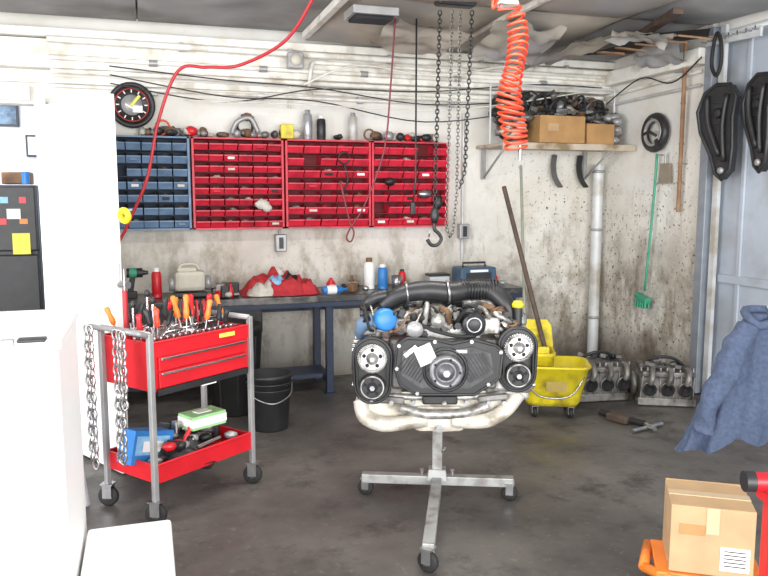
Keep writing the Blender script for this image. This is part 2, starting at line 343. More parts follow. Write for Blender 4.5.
# ---------------------------------------------------------------- parts bins
def bins(name,x0,x1,z0,z1,nc,nr,m,md):
    b=B(name); yb=5.985; yf=5.86
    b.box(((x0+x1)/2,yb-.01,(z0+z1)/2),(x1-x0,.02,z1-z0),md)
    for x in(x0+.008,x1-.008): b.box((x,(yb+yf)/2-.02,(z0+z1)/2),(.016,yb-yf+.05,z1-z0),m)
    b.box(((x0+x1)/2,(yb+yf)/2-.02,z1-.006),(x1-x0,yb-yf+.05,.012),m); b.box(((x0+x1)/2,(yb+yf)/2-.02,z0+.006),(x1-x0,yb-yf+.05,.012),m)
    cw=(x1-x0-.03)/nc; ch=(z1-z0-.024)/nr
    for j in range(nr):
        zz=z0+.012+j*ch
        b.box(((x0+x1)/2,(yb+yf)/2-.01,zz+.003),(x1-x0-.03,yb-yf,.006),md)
        for i in range(nc):
            if random.random()<.03: continue
            xx=x0+.015+(i+.5)*cw+random.uniform(-.002,.002); w=cw-.008; fh=ch*.60
            yfr=yf-.040+random.uniform(-.008,.012)
            b.add([(xx-w/2,yfr+.018,zz+.006),(xx+w/2,yfr+.018,zz+.006),(xx+w/2,yfr-.012,zz+fh),(xx-w/2,yfr-.012,zz+fh),
                   (xx-w/2,yfr+.026,zz+.006),(xx+w/2,yfr+.026,zz+.006),(xx+w/2,yfr,zz+fh),(xx-w/2,yfr,zz+fh)],
                  [[0,1,2,3],[4,5,6,7],[0,1,5,4],[3,2,6,7],[0,3,7,4],[1,2,6,5]],m)
            b.box((xx,yfr-.014,zz+fh-.004),(w,.012,.010),m)
            for q in(-1,1):
                xs_=xx+q*w/2
                b.add([(xs_,yfr+.02,zz+.006),(xs_,yfr-.004,zz+fh),(xs_,yfr+.06,zz+ch*.9),(xs_,yb-.02,zz+ch*.9),(xs_,yb-.02,zz+.006)],[[0,1,2,3,4]],m)
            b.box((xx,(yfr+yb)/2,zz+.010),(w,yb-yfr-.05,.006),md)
            if random.random()<.14: b.box((xx,yfr-.002,zz+fh*.55),(w*.5,.010,fh*.35),random.choice([PAPER,RAGW,m,BLACK]),(-18,0,0))
            if random.random()<.55:
                b.sph((xx+random.uniform(-.2,.2)*w,yfr+.05,zz+fh*.75),(w*.36,.04,ch*random.uniform(.2,.36)),random.choice([BLACK,ALUD,BRN,GREY,BEIGE,m]),8,jit=.25)
    return b
bins('blue_parts_bin_rack',-.24,.335,1.25,1.94,5,7,BLUEB,BLUED).done()
bins('red_parts_bin_rack',.35,1.04,1.25,1.94,6,8,REDB,REDD).done()
b=bins('red_parts_bin_rack',1.055,1.745,1.25,1.94,5,7,REDB,REDD); b.tor((1.52,5.80,1.80),.045,.007,BLACK,(0,1,.2)); b.tube([(1.52,5.80,1.75),(1.55,5.8,1.62),(1.49,5.79,1.52)],.007,BLACK,6,sm=5); b.done()
b=bins('red_parts_bin_rack',1.755,2.42,1.25,1.94,5,7,REDB,REDD); b.sph((2.2,5.79,1.52),(.06,.03,.04),STEEL,8,jit=.25); b.sph((2.32,5.79,1.45),(.04,.03,.06),BLACK,8,jit=.25); b.sph((1.9,5.79,1.62),(.05,.03,.03),BLACK,8,jit=.25); b.done()
b=B('shop_cloth'); b.sph((.86,5.775,1.44),(.055,.03,.04),RAGW,10,jit=.15); b.sph((.90,5.775,1.41),(.035,.03,.03),RAGW,10,jit=.15); b.done()
b=B('bin_rack_clutter')
zt=1.945
for k in range(80):
    x=random.uniform(.0,2.4)
    if any(abs(x-q)<.08 for q in(1.25,1.36,1.62)): continue
    m=random.choice([BLACK,BLACK,GREY,BRN,ALUD,RED,BEIGE]); h=random.uniform(.016,.04)
    b.sph((x,random.uniform(5.86,5.95),zt+.004+h),(random.uniform(.02,.055),.03,h),m,8,jit=.12)
b.tor((.76,5.9,zt+.09),.06,.012,BLACK,(0,1,.3)); b.tube([(.66,5.9,zt+.03),(.7,5.88,zt+.12),(.8,5.88,zt+.15),(.86,5.88,zt+.04)],.02,GREY,8,sm=5); b.sph((.78,5.9,zt+.16),(.05,.04,.03),BRN,8,jit=.2)
b.box((1.08,5.88,zt+.056),(.10,.06,.11),YEL,bev=.006)
b.tor((.15,5.88,zt+.064),.05,.008,ORH,(0,1,.2)); b.tor((1.75,5.88,zt+.05),.04,.008,BRN,(0,1,.2))
b.done()
def can(name,x,y,z,r,h,m,cap=BLACK):
    b=B(name); b.lathe([(0,0),(r,0),(r,.006),(r*.97,.01),(r*.97,h*.80),(r*.8,h*.86),(r*.45,h*.88)],m,(x,y,z),seg=18)
    b.lathe([(r*.97,h*.12),(r*1.0,h*.13),(r*1.0,h*.72),(r*.97,h*.73)],m,(x,y,z),seg=18)
    b.lathe([(r*.6,h*.82),(r*.6,h*.98),(r*.5,h),(0,h)],cap,(x,y,z),seg=16); return b.done()
can('spray_can',1.25,5.9,zt,.038,.23,SPR,SPR); can('spray_can',1.36,5.9,zt,.036,.19,BLACK,PAPER); can('spray_can',1.62,5.9,zt,.036,.22,LGREY,SPR)
b=B('wall_clock'); c=(-.06,5.95,2.17)
b.lathe([(0,.04),(.165,.04),(.168,0),(.165,-.02),(.14,-.025),(.135,-.01),(0,-.01)],BLACK,c,(0,1,0),32)
b.tor((c[0],c[1]-.012,c[2]),.118,.006,mat('clock_red_ring',(.35,.03,.02),.5),(0,1,0),32,6)
b.lathe([(0,-.012),(.075,-.014),(.075,-.011),(0,-.010)],GREY,c,(0,1,0),28)
for k in range(12):
    a=k*math.pi/6; b.box((c[0]+.100*math.sin(a),c[1]-.016,c[2]+.100*math.cos(a)),(.008,.006,.022),PAPER,(0,math.degrees(a),0))
b.box((c[0]+.025,c[1]-.02,c[2]+.03),(.02,.004,.10),YELN,(0,40,0)); b.box((c[0]-.02,c[1]-.022,c[2]-.01),(.012,.004,.06),PAPER,(0,-60,0)); b.box((c[0]+.04,c[1]-.02,c[2]-.03),(.07,.004,.05),PAPER)
b.done()
b=B('electrical_conduit'); b.cyl((1.13,5.965,2.45),(1.12,5.965,2.19),.011,TRIM); b.box((1.13,5.76,2.52),(.12,.08,.12),GREY,bev=.01); b.sph((1.13,5.71,2.52),(.045,.025,.045),BEIGE); b.done()
b=B('electrical_outlet'); b.cyl((1.03,5.98,1.235),(1.03,5.98,1.15),.011,GREY); b.box((1.03,5.955,1.13),(.09,.07,.14),GREY,bev=.008); b.box((1.03,5.917,1.13),(.035,.008,.09),BLACK); b.done()
b=B('electrical_outlet'); b.cyl((2.62,5.975,2.2),(2.62,5.975,.95),.012,LGREY); b.box((2.62,5.95,1.2),(.09,.06,.13),GREY,bev=.008); b.box((2.62,5.917,1.2),(.035,.008,.09),BLACK); b.done()
b=B('wall_cable')
for z0,z1,dz in((2.42,2.3,.06),(2.30,2.44,.10),(2.36,2.22,.12)):
    b.tube([(-.2,5.80,z0),(.6,5.80,z0-dz),(1.3,5.79,(z0+z1)/2-dz*.5),(2.2,5.80,z1-dz),(3.2,5.80,z1),(3.85,5.80,z1)],.005,BLACK,5,sm=6)
b.tube([(3.9,5.8,2.3),(3.88,5.3,2.45),(3.87,4.9,2.36),(3.88,4.6,2.5)],.006,BLACK,5,sm=6)
b.tube([(1.2,5.78,2.35),(1.6,5.7,2.5),(2.2,5.6,2.44),(2.9,5.6,2.56)],.008,TRIM,5,sm=6)
b.tube([(.3,5.78,2.2),(1.2,5.77,2.20),(2.4,5.77,2.2),(3.7,5.76,2.40)],.006,TRIM,5,sm=6)
b.done()
# ---------------------------------------------------------------- workbench
b=B('workbench')
b.box((1.225,5.70,.735),(3.45,.56,.05),BENCH,bev=.006); b.box((1.225,5.435,.70),(3.41,.02,.045),BENCHL)
for x in(-.42,1.31,2.85):
    for y in(5.48,5.92): b.box((x,y,.355),(.055,.055,.71),BENCHL,bev=.004)
    b.box((x,5.7,.10),(.05,.4,.05),BENCHL); b.box((x,5.7,.67),(.05,.4,.06),BENCHL); b.box((x,5.46,.004),(.09,.09,.008),BENCHL)
b.box((1.225,5.92,.62),(3.25,.03,.08),BENCHL); b.box((.43,5.62,.14),(1.65,.3,.03),BENCHL)
b.box((.35,5.64,.60),(.9,.38,.2),BLACK,bev=.008); b.box((.35,5.44,.62),(.4,.012,.10),BENCHL,bev=.004)
b.done()
bz=.762
def heap(b,c,w,d,h,m,n=18,seed=1):
    vs=[];fs=[]
    for j in range(n+1):
        for i in range(n+1):
            u=i/n*2-1;v=j/n*2-1; r=min(1,math.hypot(u,v)); k=(1-r**3.2)
            a=mnoise.noise(Vector((u*2.2+seed*3.1,v*2.2,seed))); a2=mnoise.noise(Vector((u*5+seed,v*5,seed*2.)))
            z=max(0,k)*h*max(.2,(.72+.5*a+.4*a2))+.003
            e=1+.25*mnoise.noise(Vector((math.cos(math.atan2(v,u))*1.5+seed,math.sin(math.atan2(v,u))*1.5,seed*5.))); vs.append((c[0]+u*w/2*e,c[1]+v*d/2*e,c[2]+z))
    for j in range(n):
        for i in range(n): a=j*(n+1)+i; fs.append([a,a+1,a+n+2,a+n+1])
    b.add(vs,fs,m,True)
b=B('red_shop_rag')
heap(b,(.96,5.70,bz),.56,.42,.18,RAG,28,3); heap(b,(1.14,5.62,bz),.26,.26,.12,RAG,18,17); heap(b,(.84,5.58,bz),.24,.2,.11,RAGW,14,5); heap(b,(1.05,5.68,bz+.06),.2,.16,.10,BLACK,12,8); heap(b,(.93,5.60,bz+.06),.16,.12,.10,LBLU,12,12); heap(b,(.99,5.76,bz+.07),.18,.12,.12,RAGW,12,14); b.done()
random.seed(11)
b=B('cordless_drill'); x,y=-.12,5.65
b.cyl((x-.02,y,bz+.19),(x+.09,y,bz+.19),.034,BLACK); b.cyl((x+.0,y,bz+.19),(x+.05,y,bz+.19),.036,GRN); b.cyl((x+.09,y,bz+.19),(x+.13,y,bz+.19),.02,BLACK,.012); b.box((x+.01,y,bz+.10),(.04,.035,.14),BLACK,(0,10,0),bev=.01); b.box((x,y,bz+.03),(.1,.06,.055),BLACK,bev=.01); b.done()
can('aerosol_can',.065,5.68,bz,.036,.22,RED,PAPER)
b=B('bench_grinder'); x,y=.30,5.66
b.box((x,y,bz+.02),(.24,.16,.035),BLACK,bev=.01); b.box((x,y,bz+.12),(.22,.13,.15),BEIGE,bev=.03); b.box((x-.02,y-.01,bz+.205),(.14,.05,.03),BEIGE,bev=.01); b.tube([(x-.08,y-.01,bz+.20),(x-.05,y-.01,bz+.24),(x+.04,y-.01,bz+.24),(x+.07,y-.01,bz+.20)],.012,BEIGE,8,sm=4)
for q in(-1,1): b.lathe([(0,-.02),(.055,-.02),(.055,.02),(0,.02)],GREY,(x+q*.13,y,bz+.10),(1,0,0),18)
b.done()
b=B('bench_small_parts')
used=[(-.12,.15),(.065,.06),(.30,.19),(1.0,.38),(1.38,.06),(1.7,.07),(1.8,.06),(1.9,.07),(1.98,.05),(2.18,.17),(2.33,.11),(2.60,.19)]
k=0
while k<85:
    x=random.uniform(-.4,2.85); y=random.uniform(5.49,5.90)
    if any(abs(x-q)<w_ for q,w_ in used): 
        k+=.2; continue
    k+=1
    m=random.choice([BLACK,BLACK,STEEL,BRN,GREY,RED,BEIGE,DKBLU,PAPER]); r=random.random()
    if r<.4: b.sph((x,y,bz+.026),(random.uniform(.02,.04),.03,.022),m,8,jit=.08)
    elif r<.7: hh=random.uniform(.03,.10); b.box((x,y,bz+hh/2+.002),(random.uniform(.05,.09),.06,hh),m,(0,0,random.uniform(0,90)),bev=.008)
    elif r<.85: b.cyl((x-.03,y,bz+.018),(x+.04,y+.02,bz+.018),.015,m)
    else: b.lathe([(0,0),(.025,0),(.025,.05),(.012,.07),(.012,.10),(0,.10)],m,(x,y,bz),seg=12)
b.done()
b=B('black_tray'); b.lathe([(0,0),(.13,0),(.15,.04),(.155,.04),(.135,-.001)],BLACK,(2.18,5.6,bz+.003),seg=24); b.done()
b=B('lube_bottle'); b.lathe([(0,0),(.03,0),(.032,.02),(.032,.13),(.012,.17),(.012,.20),(0,.2)],BLU,(1.26,5.47,bz+.033),(1,.1,0),16); b.lathe([(.033,.03),(.034,.035),(.034,.1),(.033,.105)],PAPER,(1.26,5.47,bz+.033),(1,.1,0),16); b.done()
b=B('lube_bottle'); b.lathe([(0,0),(.035,0),(.037,.02),(.037,.06),(.014,.09),(.012,.10),(0,.10)],RED,(1.38,5.7,bz),(0,0,1),16); b.box((1.38,5.66,bz+.035),(.04,.004,.03),PAPER); b.done()
can('aerosol_can',1.70,5.72,bz,.044,.25,PAPER,BRN); can('aerosol_can',1.80,5.68,bz,.040,.20,BLU,PAPER)
b=B('tin_cup'); b.lathe([(0,0),(.035,0),(.045,.11),(.042,.11),(.033,.005),(0,.005)],STEEL,(1.9,5.62,bz),seg=18); b.tor((1.9,5.57,bz+.06),.025,.005,STEEL,(1,0,0)); b.done()
can('aerosol_can',1.98,5.72,bz,.03,.15,RED,BLACK)
b=B('battery_charger'); b.box((2.60,5.68,bz+.08),(.32,.2,.155),DKBLU,bev=.015); b.box((2.60,5.575,bz+.07),(.22,.006,.09),BLACK); b.box((2.60,5.573,bz+.13),(.16,.006,.02),PAPER); b.tube([(2.50,5.68,bz+.15),(2.50,5.68,bz+.19),(2.70,5.68,bz+.19),(2.70,5.68,bz+.15)],.009,BLACK); b.done()
b=B('small_parts_case'); b.box((2.33,5.82,bz+.04),(.18,.12,.07),LGREY,bev=.01); b.box((2.33,5.82,bz+.085),(.18,.12,.02),BLACK,bev=.005); b.done()
# ---------------------------------------------------------------- tool cart (local frame, x long)
b=B('tool_cart'); Lx,Ly=.64,.39
hx,hy=Lx/2,Ly/2
for sx in(-1,1):
    for sy in(-1,1):
        x,y=sx*(hx-.013),sy*(hy-.013); b.box((x,y,.50),(.026,.026,.78),GREY,bev=.004); caster(b,(x,y,.13),.05,30)
for sx in(-1,1): b.tube([(sx*(hx-.015),-hy+.015,.885),(sx*(hx-.015),hy-.015,.885)],.014,GREY)
b.tube([(-hx,-hy+.02,.88),(-hx-.05,-hy+.02,.90),(-hx-.05,hy-.02,.90),(-hx,hy-.02,.88)],.012,GREY,8)
def tray(z0,z1,t=.008):
    b.box((0,0,z0+.005),(Lx-.04,Ly-.02,.01),RED)
    for s_ in(-1,1):
        b.box((0,s_*(hy-.012),(z0+z1)/2),(Lx-.05,t,z1-z0),RED); b.box((s_*(hx-.025),0,(z0+z1)/2),(t,Ly-.03,z1-z0),RED)
        b.cyl((-hx+.02,s_*(hy-.012),z1),(hx-.02,s_*(hy-.012),z1),.007,RED,seg=8)
b.box((0,0,.70),(Lx-.05,Ly-.03,.17),RED,bev=.006)
tray(.78,.845); tray(.19,.275)
for z,h in((.745,.06),(.67,.075)):
    b.box((0,-hy+.008,z),(Lx-.10,.014,h),RED,bev=.004); b.box((0,-hy-.004,z+h*.38),(Lx-.12,.010,.012),CHROME,bev=.003)
b.box((0,-hy+.006,.615),(Lx-.08,.01,.03),BLACK); b.box((.02,-hy+.004,.60),(.09,.006,.012),PAPER)
b.box((.14,-hy-.001,.822),(.10,.003,.02),YELN)
b.done((.137,3.775,0),36.8)
CA=rad(36.8)
def cl(x,y,z): return (.137+x*math.cos(CA)-y*math.sin(CA),3.775+x*math.sin(CA)+y*math.cos(CA),z)
def hand(b,x,y,z,L,m,tilt=(0,0)):
    p=Vector((x,y,z)); d=Vector((tilt[0],tilt[1],1)).normalized()
    b.cyl(p,p+d*L*.5,.004,STEEL,seg=8); b.lathe([(.006,0),(.013,.01),(.015,L*.15),(.011,L*.3),(.015,L*.45),(.010,L*.5),(0,L*.5)],m,p+d*L*.5,d,10)
b=B('hand_tool_assortment')
for k in range(50):
    x=random.uniform(-.27,.25); y=random.uniform(-.14,.14); c=cl(x,y,.80)
    r=random.random()
    if r<.45: hand(b,*c,random.uniform(.13,.24),random.choice([ORG,RED,BLACK,BLACK,ORH,ORG,RED,YEL]),(random.uniform(-.4,.4),random.uniform(-.4,.4)))
    elif r<.8: b.cyl(c,(c[0],c[1],c[2]+.05),random.uniform(.012,.022),CHROME)
    else: b.tube([c,(c[0]+.05,c[1]+.03,c[2]+.06),(c[0]+.13,c[1]+.06,c[2]+.07)],.007,CHROME,6)
for k in range(14):
    c=cl(-.25+k*.036,-.14,.80); b.cyl(c,(c[0],c[1],.86),.014,CHROME)
for x,y in((-.22,.05),(-.1,.1),(-.16,-.02)):
    c=cl(x,y,.8); b.cyl(c,(c[0],c[1],1.05+x*.3),.006,CHROME); b.sph((c[0],c[1],1.06+x*.3),(.014,.014,.02),BLACK,8)
c=cl(-.24,.08,.79); b.cyl(c,(c[0],c[1],1.06),.012,RHOSE); b.cyl((c[0],c[1],1.06),(c[0],c[1],1.16),.004,STEEL,seg=8)
for k in range(8):
    c=cl(.08+k*.022,.05,.82); e=cl(.12+k*.022,.10,.96); b.tube([c,e],.006,BLACK if k%2 else RED,6)
heap(b,cl(.02,.02,.79),.3,.2,.09,STEEL,14,4); heap(b,cl(.15,-.05,.79),.2,.14,.08,BLACK,12,9)
b.tor(cl(.22,.12,.90),.035,.008,BLACK,(0,1,0))
b.done()
random.seed(5)
b=B('cart_lower_clutter')
heap(b,cl(-.05,0,.2),.4,.26,.14,BLACK,16,2); heap(b,cl(.1,.04,.2),.22,.16,.10,RAG,14,6)
for k in range(44):
    c=cl(random.uniform(-.25,.25),random.uniform(-.13,.13),random.uniform(.23,.32)); b.sph(c,(.035,.025,.022),random.choice([STEEL,RED,GREY,BLACK,BLACK,ALUD]),9,jit=.15)
b.cyl(cl(-.05,-.05,.26),cl(.02,-.05,.36),.012,RED); b.cyl(cl(-.02,.02,.24),cl(-.02,.02,.38),.02,CHROME); b.cyl(cl(.22,.0,.24),cl(.22,.0,.36),.025,BLACK); b.cyl(cl(.14,-.12,.28),cl(-.03,-.15,.28),.012,CHROME)
b.box(cl(.02,.10,.30),(.12,.07,.14),BLACK,(0,0,50),bev=.01)
b.done()
b=B('bag_box'); c=cl(-.20,.02,0); b.box((c[0],c[1],.305),(.24,.10,.16),BLU,(0,14,40),bev=.003); b.box((c[0],c[1],.315),(.20,.102,.09),LBLU,(0,14,40)); b.box((c[0],c[1],.31),(.12,.104,.05),PAPER,(0,14,40)); b.done()
b=B('glove_box'); c=cl(.11,-.03,0); b.box((c[0],c[1],.375),(.20,.13,.07),LGRN,(0,0,30),bev=.003); b.box((c[0],c[1],.375),(.203,.133,.04),PAPER,(0,0,30)); b.box((c[0],c[1],.412),(.08,.05,.004),PAPER,(0,0,30)); b.done()
random.seed(9)
b=B('steel_chain')
for y,zb in((-.075,.34),(-.045,.30),(.15,.22),(.175,.26)):
    b.chain([cl(-.387,y,.905),cl(-.387,y,zb)],CHAINM,.050,.015,.0052)
b.chain([cl(-.387,-.075,.34),cl(-.387,-.06,.29),cl(-.387,-.045,.30)],CHAINM,.050,.015,.0052)
b.chain([cl(-.39,-.10,.90),cl(-.39,-.10,.55)],CHAINM,.050,.015,.0052)
b.done()
# ---------------------------------------------------------------- engine stand and engine
b=B('engine_stand')
Lp=Vector((.996,3.486,.095));Rp=Vector((1.694,3.197,.095));C=(Lp+Rp)/2;F=Vector((1.033,2.655,.095))
ac=math.degrees(math.atan2(Rp.y-Lp.y,Rp.x-Lp.x))
b.box(C,((Rp-Lp).length,.05,.045),SGREY,(0,0,ac),bev=.004)
lf=F-C; al=math.degrees(math.atan2(lf.y,lf.x)); b.box(C+lf*.5,(lf.length,.05,.045),SGREY,(0,0,al),bev=.004)
b.box((C.x,C.y,.24),(.05,.05,.29),SGREY,(0,0,ac),bev=.004)
b.box((C.x,C.y,.125),(.085,.065,.06),SGREY,(0,0,ac),bev=.004,taper=(1.2,1.2))
b.box((C.x,C.y,.386),(.16,.12,.010),SGREY,(0,0,ac))
for q in(-.07,.07): b.cyl((C.x+q,C.y-q*.4,.12),(C.x+q,C.y-q*.4,.145),.012,CHROME)
b.cyl((C.x+.03,C.y-.03,.26),(C.x-.0,C.y-.07,.26),.008,CHROME)
caster(b,(Lp.x+.02,Lp.y,.10),.04,60); caster(b,(Rp.x-.02,Rp.y,.10),.04,60); caster(b,(F.x,F.y,.10),.045,40)
b.done()
b=B('car_engine')
b.box((0,.16,.72),(.50,.40,.24),ALUD,bev=.02); b.box((0,.16,.86),(.34,.34,.08),ALU,bev=.02)
for q in(-1,1):
    b.box((q*.29,.14,.70),(.12,.36,.20),ALU,bev=.015,); b.box((q*.37,.14,.69),(.08,.36,.22),ALUD,bev=.03)
    for y in(.0,.1,.2,.3):
        for z in(.62,.78): b.cyl((q*.40,y,z),(q*.42,y,z),.012,STEEL,seg=6)
    b.cyl((q*.40,.07,.70),(q*.425,.07,.70),.03,BLACK); b.cyl((q*.40,.22,.70),(q*.425,.22,.70),.03,BLACK)
    b.box((q*.30,.02,.585),(.18,.10,.06),ALU,bev=.012); b.box((q*.24,-.01,.60),(.10,.05,.05),ALUD,bev=.01)
b.prism([(-.37,.59),(-.405,.54),(-.40,.475),(-.35,.435),(-.25,.425),(-.17,.445),(-.10,.415),(-.02,.405),(.07,.41),(.13,.445),(.20,.44),(.25,.46),(.29,.52),(.35,.56),(.35,.60)],-.03,.22,PAN)
b.tube([(-.38,-.04,.555),(-.36,-.07,.49),(-.28,-.075,.455),(-.17,-.06,.46),(-.08,-.05,.47)],.034,PAN,12,sm=6)
b.tube([(.34,-.03,.585),(.28,-.06,.52),(.20,-.07,.475),(.11,-.06,.465),(.04,-.05,.47)],.034,PAN,12,sm=6)
b.tube([(-.20,-.06,.53),(-.1,-.075,.505),(.0,-.07,.50),(.1,-.075,.51),(.20,-.06,.54)],.022,ALU,10,sm=6)
b.box((-.02,.08,.47),(.24,.26,.13),PAN,bev=.03); b.cyl((-.02,-.03,.43),(-.02,-.07,.43),.018,STEEL,seg=6)
b.box((-.26,-.055,.565),(.16,.04,.035),ALUD,(0,4,0),bev=.01); b.box((.22,-.055,.575),(.14,.04,.03),ALUD,(0,-6,0),bev=.01); b.box((-.02,-.06,.565),(.16,.04,.04),BLACK,bev=.01)
b.tube([(-.38,-.03,.585),(-.2,-.045,.575),(0,-.04,.57),(.2,-.045,.58),(.33,-.03,.60)],.014,ALU,8,sm=5)
for x in(-.33,-.24,-.14,.0,.1,.2,.27): b.cyl((x,-.08,.555),(x,-.02,.555),.011,STEEL,seg=6)
cov=[(-.215,.83),(-.17,.855),(-.05,.85),(.03,.83),(.12,.85),(.22,.825),(.255,.80),(.245,.68),(.20,.645),(.13,.60),(-.13,.60),(-.20,.645),(-.225,.72)]
b.prism(cov,-.10,-.03,BLACK)
b.tube([(p[0],-.10,p[1]) for p in cov],.007,BLACK,6,True)
GC=mat('timing_cover_grey',(.085,.085,.09),.45,.1,var=.3,scale=40,dirt=(.03,.03,.03),dscale=12)
inn=[(-.19,.80),(-.10,.825),(-.04,.81),(.03,.80),(.12,.82),(.20,.79),(.215,.70),(.11,.63),(-.11,.63),(-.195,.69)]
b.prism(inn,-.108,-.10,GC)
for k in range(9):
    for q in(-1,1): 
        x=q*(.075+k*.014); b.box((x,-.112,.72+k*.004),(.004,.008,.15-k*.008),BLACK,(0,q*-32,0))
b.tor((0,-.112,.715),.095,.008,BLACK,(0,1,0),30,6)
for p in cov[::2]: b.cyl((p[0]*.96,-.115,.72+(p[1]-.72)*.94),(p[0]*.96,-.10,.72+(p[1]-.72)*.94),.009,STEEL,seg=6)
b.box((-.09,-.118,.785),(.08,.006,.085),PAPER,(0,-24,0)); b.box((-.155,-.115,.80),(.02,.006,.07),CHROME,(0,50,0)); b.box((.07,-.115,.80),(.05,.006,.014),GREY)
b.lathe([(0,-.075),(.022,-.075),(.026,-.06),(.034,-.06),(.036,-.045),(.048,-.045),(.052,-.062),(.072,-.062),(.076,-.055),(.070,-.048),(.076,-.040),(.070,-.033),(.076,-.026),(.070,-.018),(.070,0),(0,0)],mat('pulley_steel',(.20,.20,.21),.4,.7,var=.2),(.0,-.108,.715),(0,1,0),32)
b.cyl((0,-.19,.715),(0,-.18,.715),.016,STEEL,seg=6)
for k in range(5):
    a=k*2*math.pi/5; b.cyl((.06*math.cos(a),-.172,.715+.06*math.sin(a)),(.06*math.cos(a),-.169,.715+.06*math.sin(a)),.006,DARK,seg=8)
def cams(cx,zt_,zb_,rt,rb,mt,mb):
    pts=[]
    for k in range(13): a=math.pi*k/12; pts.append((cx+(rt+.020)*math.cos(a),zt_+(rt+.020)*math.sin(a)))
    for k in range(13): a=math.pi+math.pi*k/12; pts.append((cx+(rb+.022)*math.cos(a),zb_+(rb+.022)*math.sin(a)))
    b.prism(pts,-.075,-.02,BLACK); b.tube([(p[0],-.075,p[1]) for p in pts],.008,BLACK,6,True)
    for (z,r,m,mi) in((zt_,rt,mt,ALU),(zb_,rb,mb,BLACK)):
        b.gear((cx,-.095,z),r,.03,m,36,h=.05)
        b.lathe([(r*.96,-.012),(r*.96,-.020),(r*.80,-.020),(r*.76,-.010),(r*.42,-.010),(r*.40,-.022),(r*.22,-.024),(r*.2,-.03),(0,-.03)],mi,(cx,-.097,z),(0,1,0),28)
        b.tor((cx,-.116,z),r*.86,.004,ALU,(0,1,0),28,6)
        for k in range(5):
            a=k*math.pi*.4+.3; b.cyl((cx+r*.58*math.cos(a),-.112,z+r*.58*math.sin(a)),(cx+r*.58*math.cos(a),-.106,z+r*.58*math.sin(a)),r*.13,DARK,seg=10)
        b.cyl((cx,-.135,z),(cx,-.125,z),.012,STEEL,seg=6)
cams(-.325,.765,.635,.066,.058,CHROME,BLACK); cams(.325,.815,.69,.064,.058,CHROME,BLACK)
for cx,z1_,z2_,r in((-.325,.765,.635,.069),(.325,.815,.69,.067)):
    for q in(-1,1): b.box((cx+q*r*.97,-.095,(z1_+z2_)/2),(.007,.026,abs(z1_-z2_)),BLACKR)
b.lathe([(0,-.08),(.018,-.08),(.02,-.06),(.03,-.06),(.035,-.03),(.060,-.02),(.066,0),(.066,.08),(.055,.11),(0,.11)],ALU,(-.03,.0,.925),(0,1,0),24)
for k in range(10):
    a=k*math.pi/5; b.box((-.03+.048*math.cos(a),-.026,.925+.048*math.sin(a)),(.008,.006,.022),DARK,(0,90-math.degrees(a),0))
b.lathe([(0,-.05),(.04,-.05),(.045,-.02),(.04,-.01),(.055,0),(.055,.14),(0,.14)],ALUD,(.13,.0,.91),(0,1,0),20)
b.lathe([(.0,-.07),(.050,-.07),(.054,-.06),(.048,-.05),(.054,-.04),(.0,-.035)],BLACK,(.13,.0,.91),(0,1,0),24); b.tor((.13,-.072,.91),.032,.004,STEEL,(0,1,0))
b.lathe([(.0,-.06),(.035,-.06),(.038,-.05),(.033,-.04),(.038,-.03),(.0,-.03)],GREY,(-.135,-.02,.89),(0,1,0),20)
b.tube([(-.20,-.02,.90),(-.14,-.05,.92),(-.04,-.085,.885),(.06,-.075,.86),(.14,-.06,.86)],.009,BLACKR,6,sm=6)
b.lathe([(0,0),(.044,0),(.052,.01),(.052,.05),(.046,.065),(.038,.07),(0,.07)],BLU,(-.28,.0,.925),(.35,-1,.1),20)
b.lathe([(0,0),(.03,0),(.03,.10),(0,.10)],ALUD,(-.28,.0,.925),(.0,1,.0),16)
b.tube([(-.38,.10,.84),(-.375,.04,.88),(-.35,.01,.915),(-.30,.0,.925)],.033,BLUEB,10,sm=4)
b.tube([(-.33,.08,.86),(-.36,.06,.95),(-.33,.05,1.01),(-.26,.06,1.03)],.028,BLACK,10,sm=5)
b.tube([(-.28,.06,.97),(-.20,.05,1.03),(-.08,.05,1.05),(.03,.07,1.04),(.12,.1,1.05),(.22,.09,1.045),(.29,.05,.985),(.31,.04,.91)],.04,BLACK,14,sm=6,radii=[.036,.042,.046,.048,.046,.044,.040,.034])
for t in range(12):
    x=.09+t*.014; b.tor((x,.095,1.05),.047,.004,BLACK,(1,0,0),18,5)
for x,z in((-.17,1.038),(.02,1.042)): b.tor((x,.06,z),.050,.006,STEEL,(1,.1,.1),20,5)
b.box((.0,.24,.99),(.34,.16,.08),BLACK,bev=.03); b.box((.02,.24,1.03),(.20,.12,.04),ALU,bev=.012)
for q in(-1,1):
    for y in(.10,.20,.30):
        b.tube([(q*.10,y+.05,.98),(q*.20,y+.02,.99),(q*.28,y,.93),(q*.31,y,.82)],.026,ALU if y<.15 else BLACK,10,sm=5)
        b.tube([(q*.07,y,1.02),(q*.2,y-.02,1.03),(q*.33,y-.02,.96),(q*.385,y-.01,.84)],.008,BLACKR,6,sm=5)
b.lathe([(0,0),(.026,0),(.028,.015),(.018,.03),(0,.03)],YEL,(.335,.0,.98),(0,0,1),14); b.cyl((.335,.0,.88),(.335,.0,.98),.020,BLACK); b.box((.35,.05,.92),(.06,.10,.06),ALUD,bev=.015)
b.tor((.24,-.02,.94),.035,.009,BRN,(0,1,.2),20,6); b.box((.2,.0,.985),(.05,.04,.02),BRN,(0,20,0))
b.box((.21,-.02,.90),(.08,.06,.08),ALU,bev=.01); b.box((-.19,-.01,.90),(.08,.06,.07),ALUD,bev=.01); b.box((-.34,.06,.87),(.06,.08,.05),ALUD,bev=.01); b.box((.30,.0,.905),(.06,.06,.04),ALU,bev=.01)
random.seed(21)
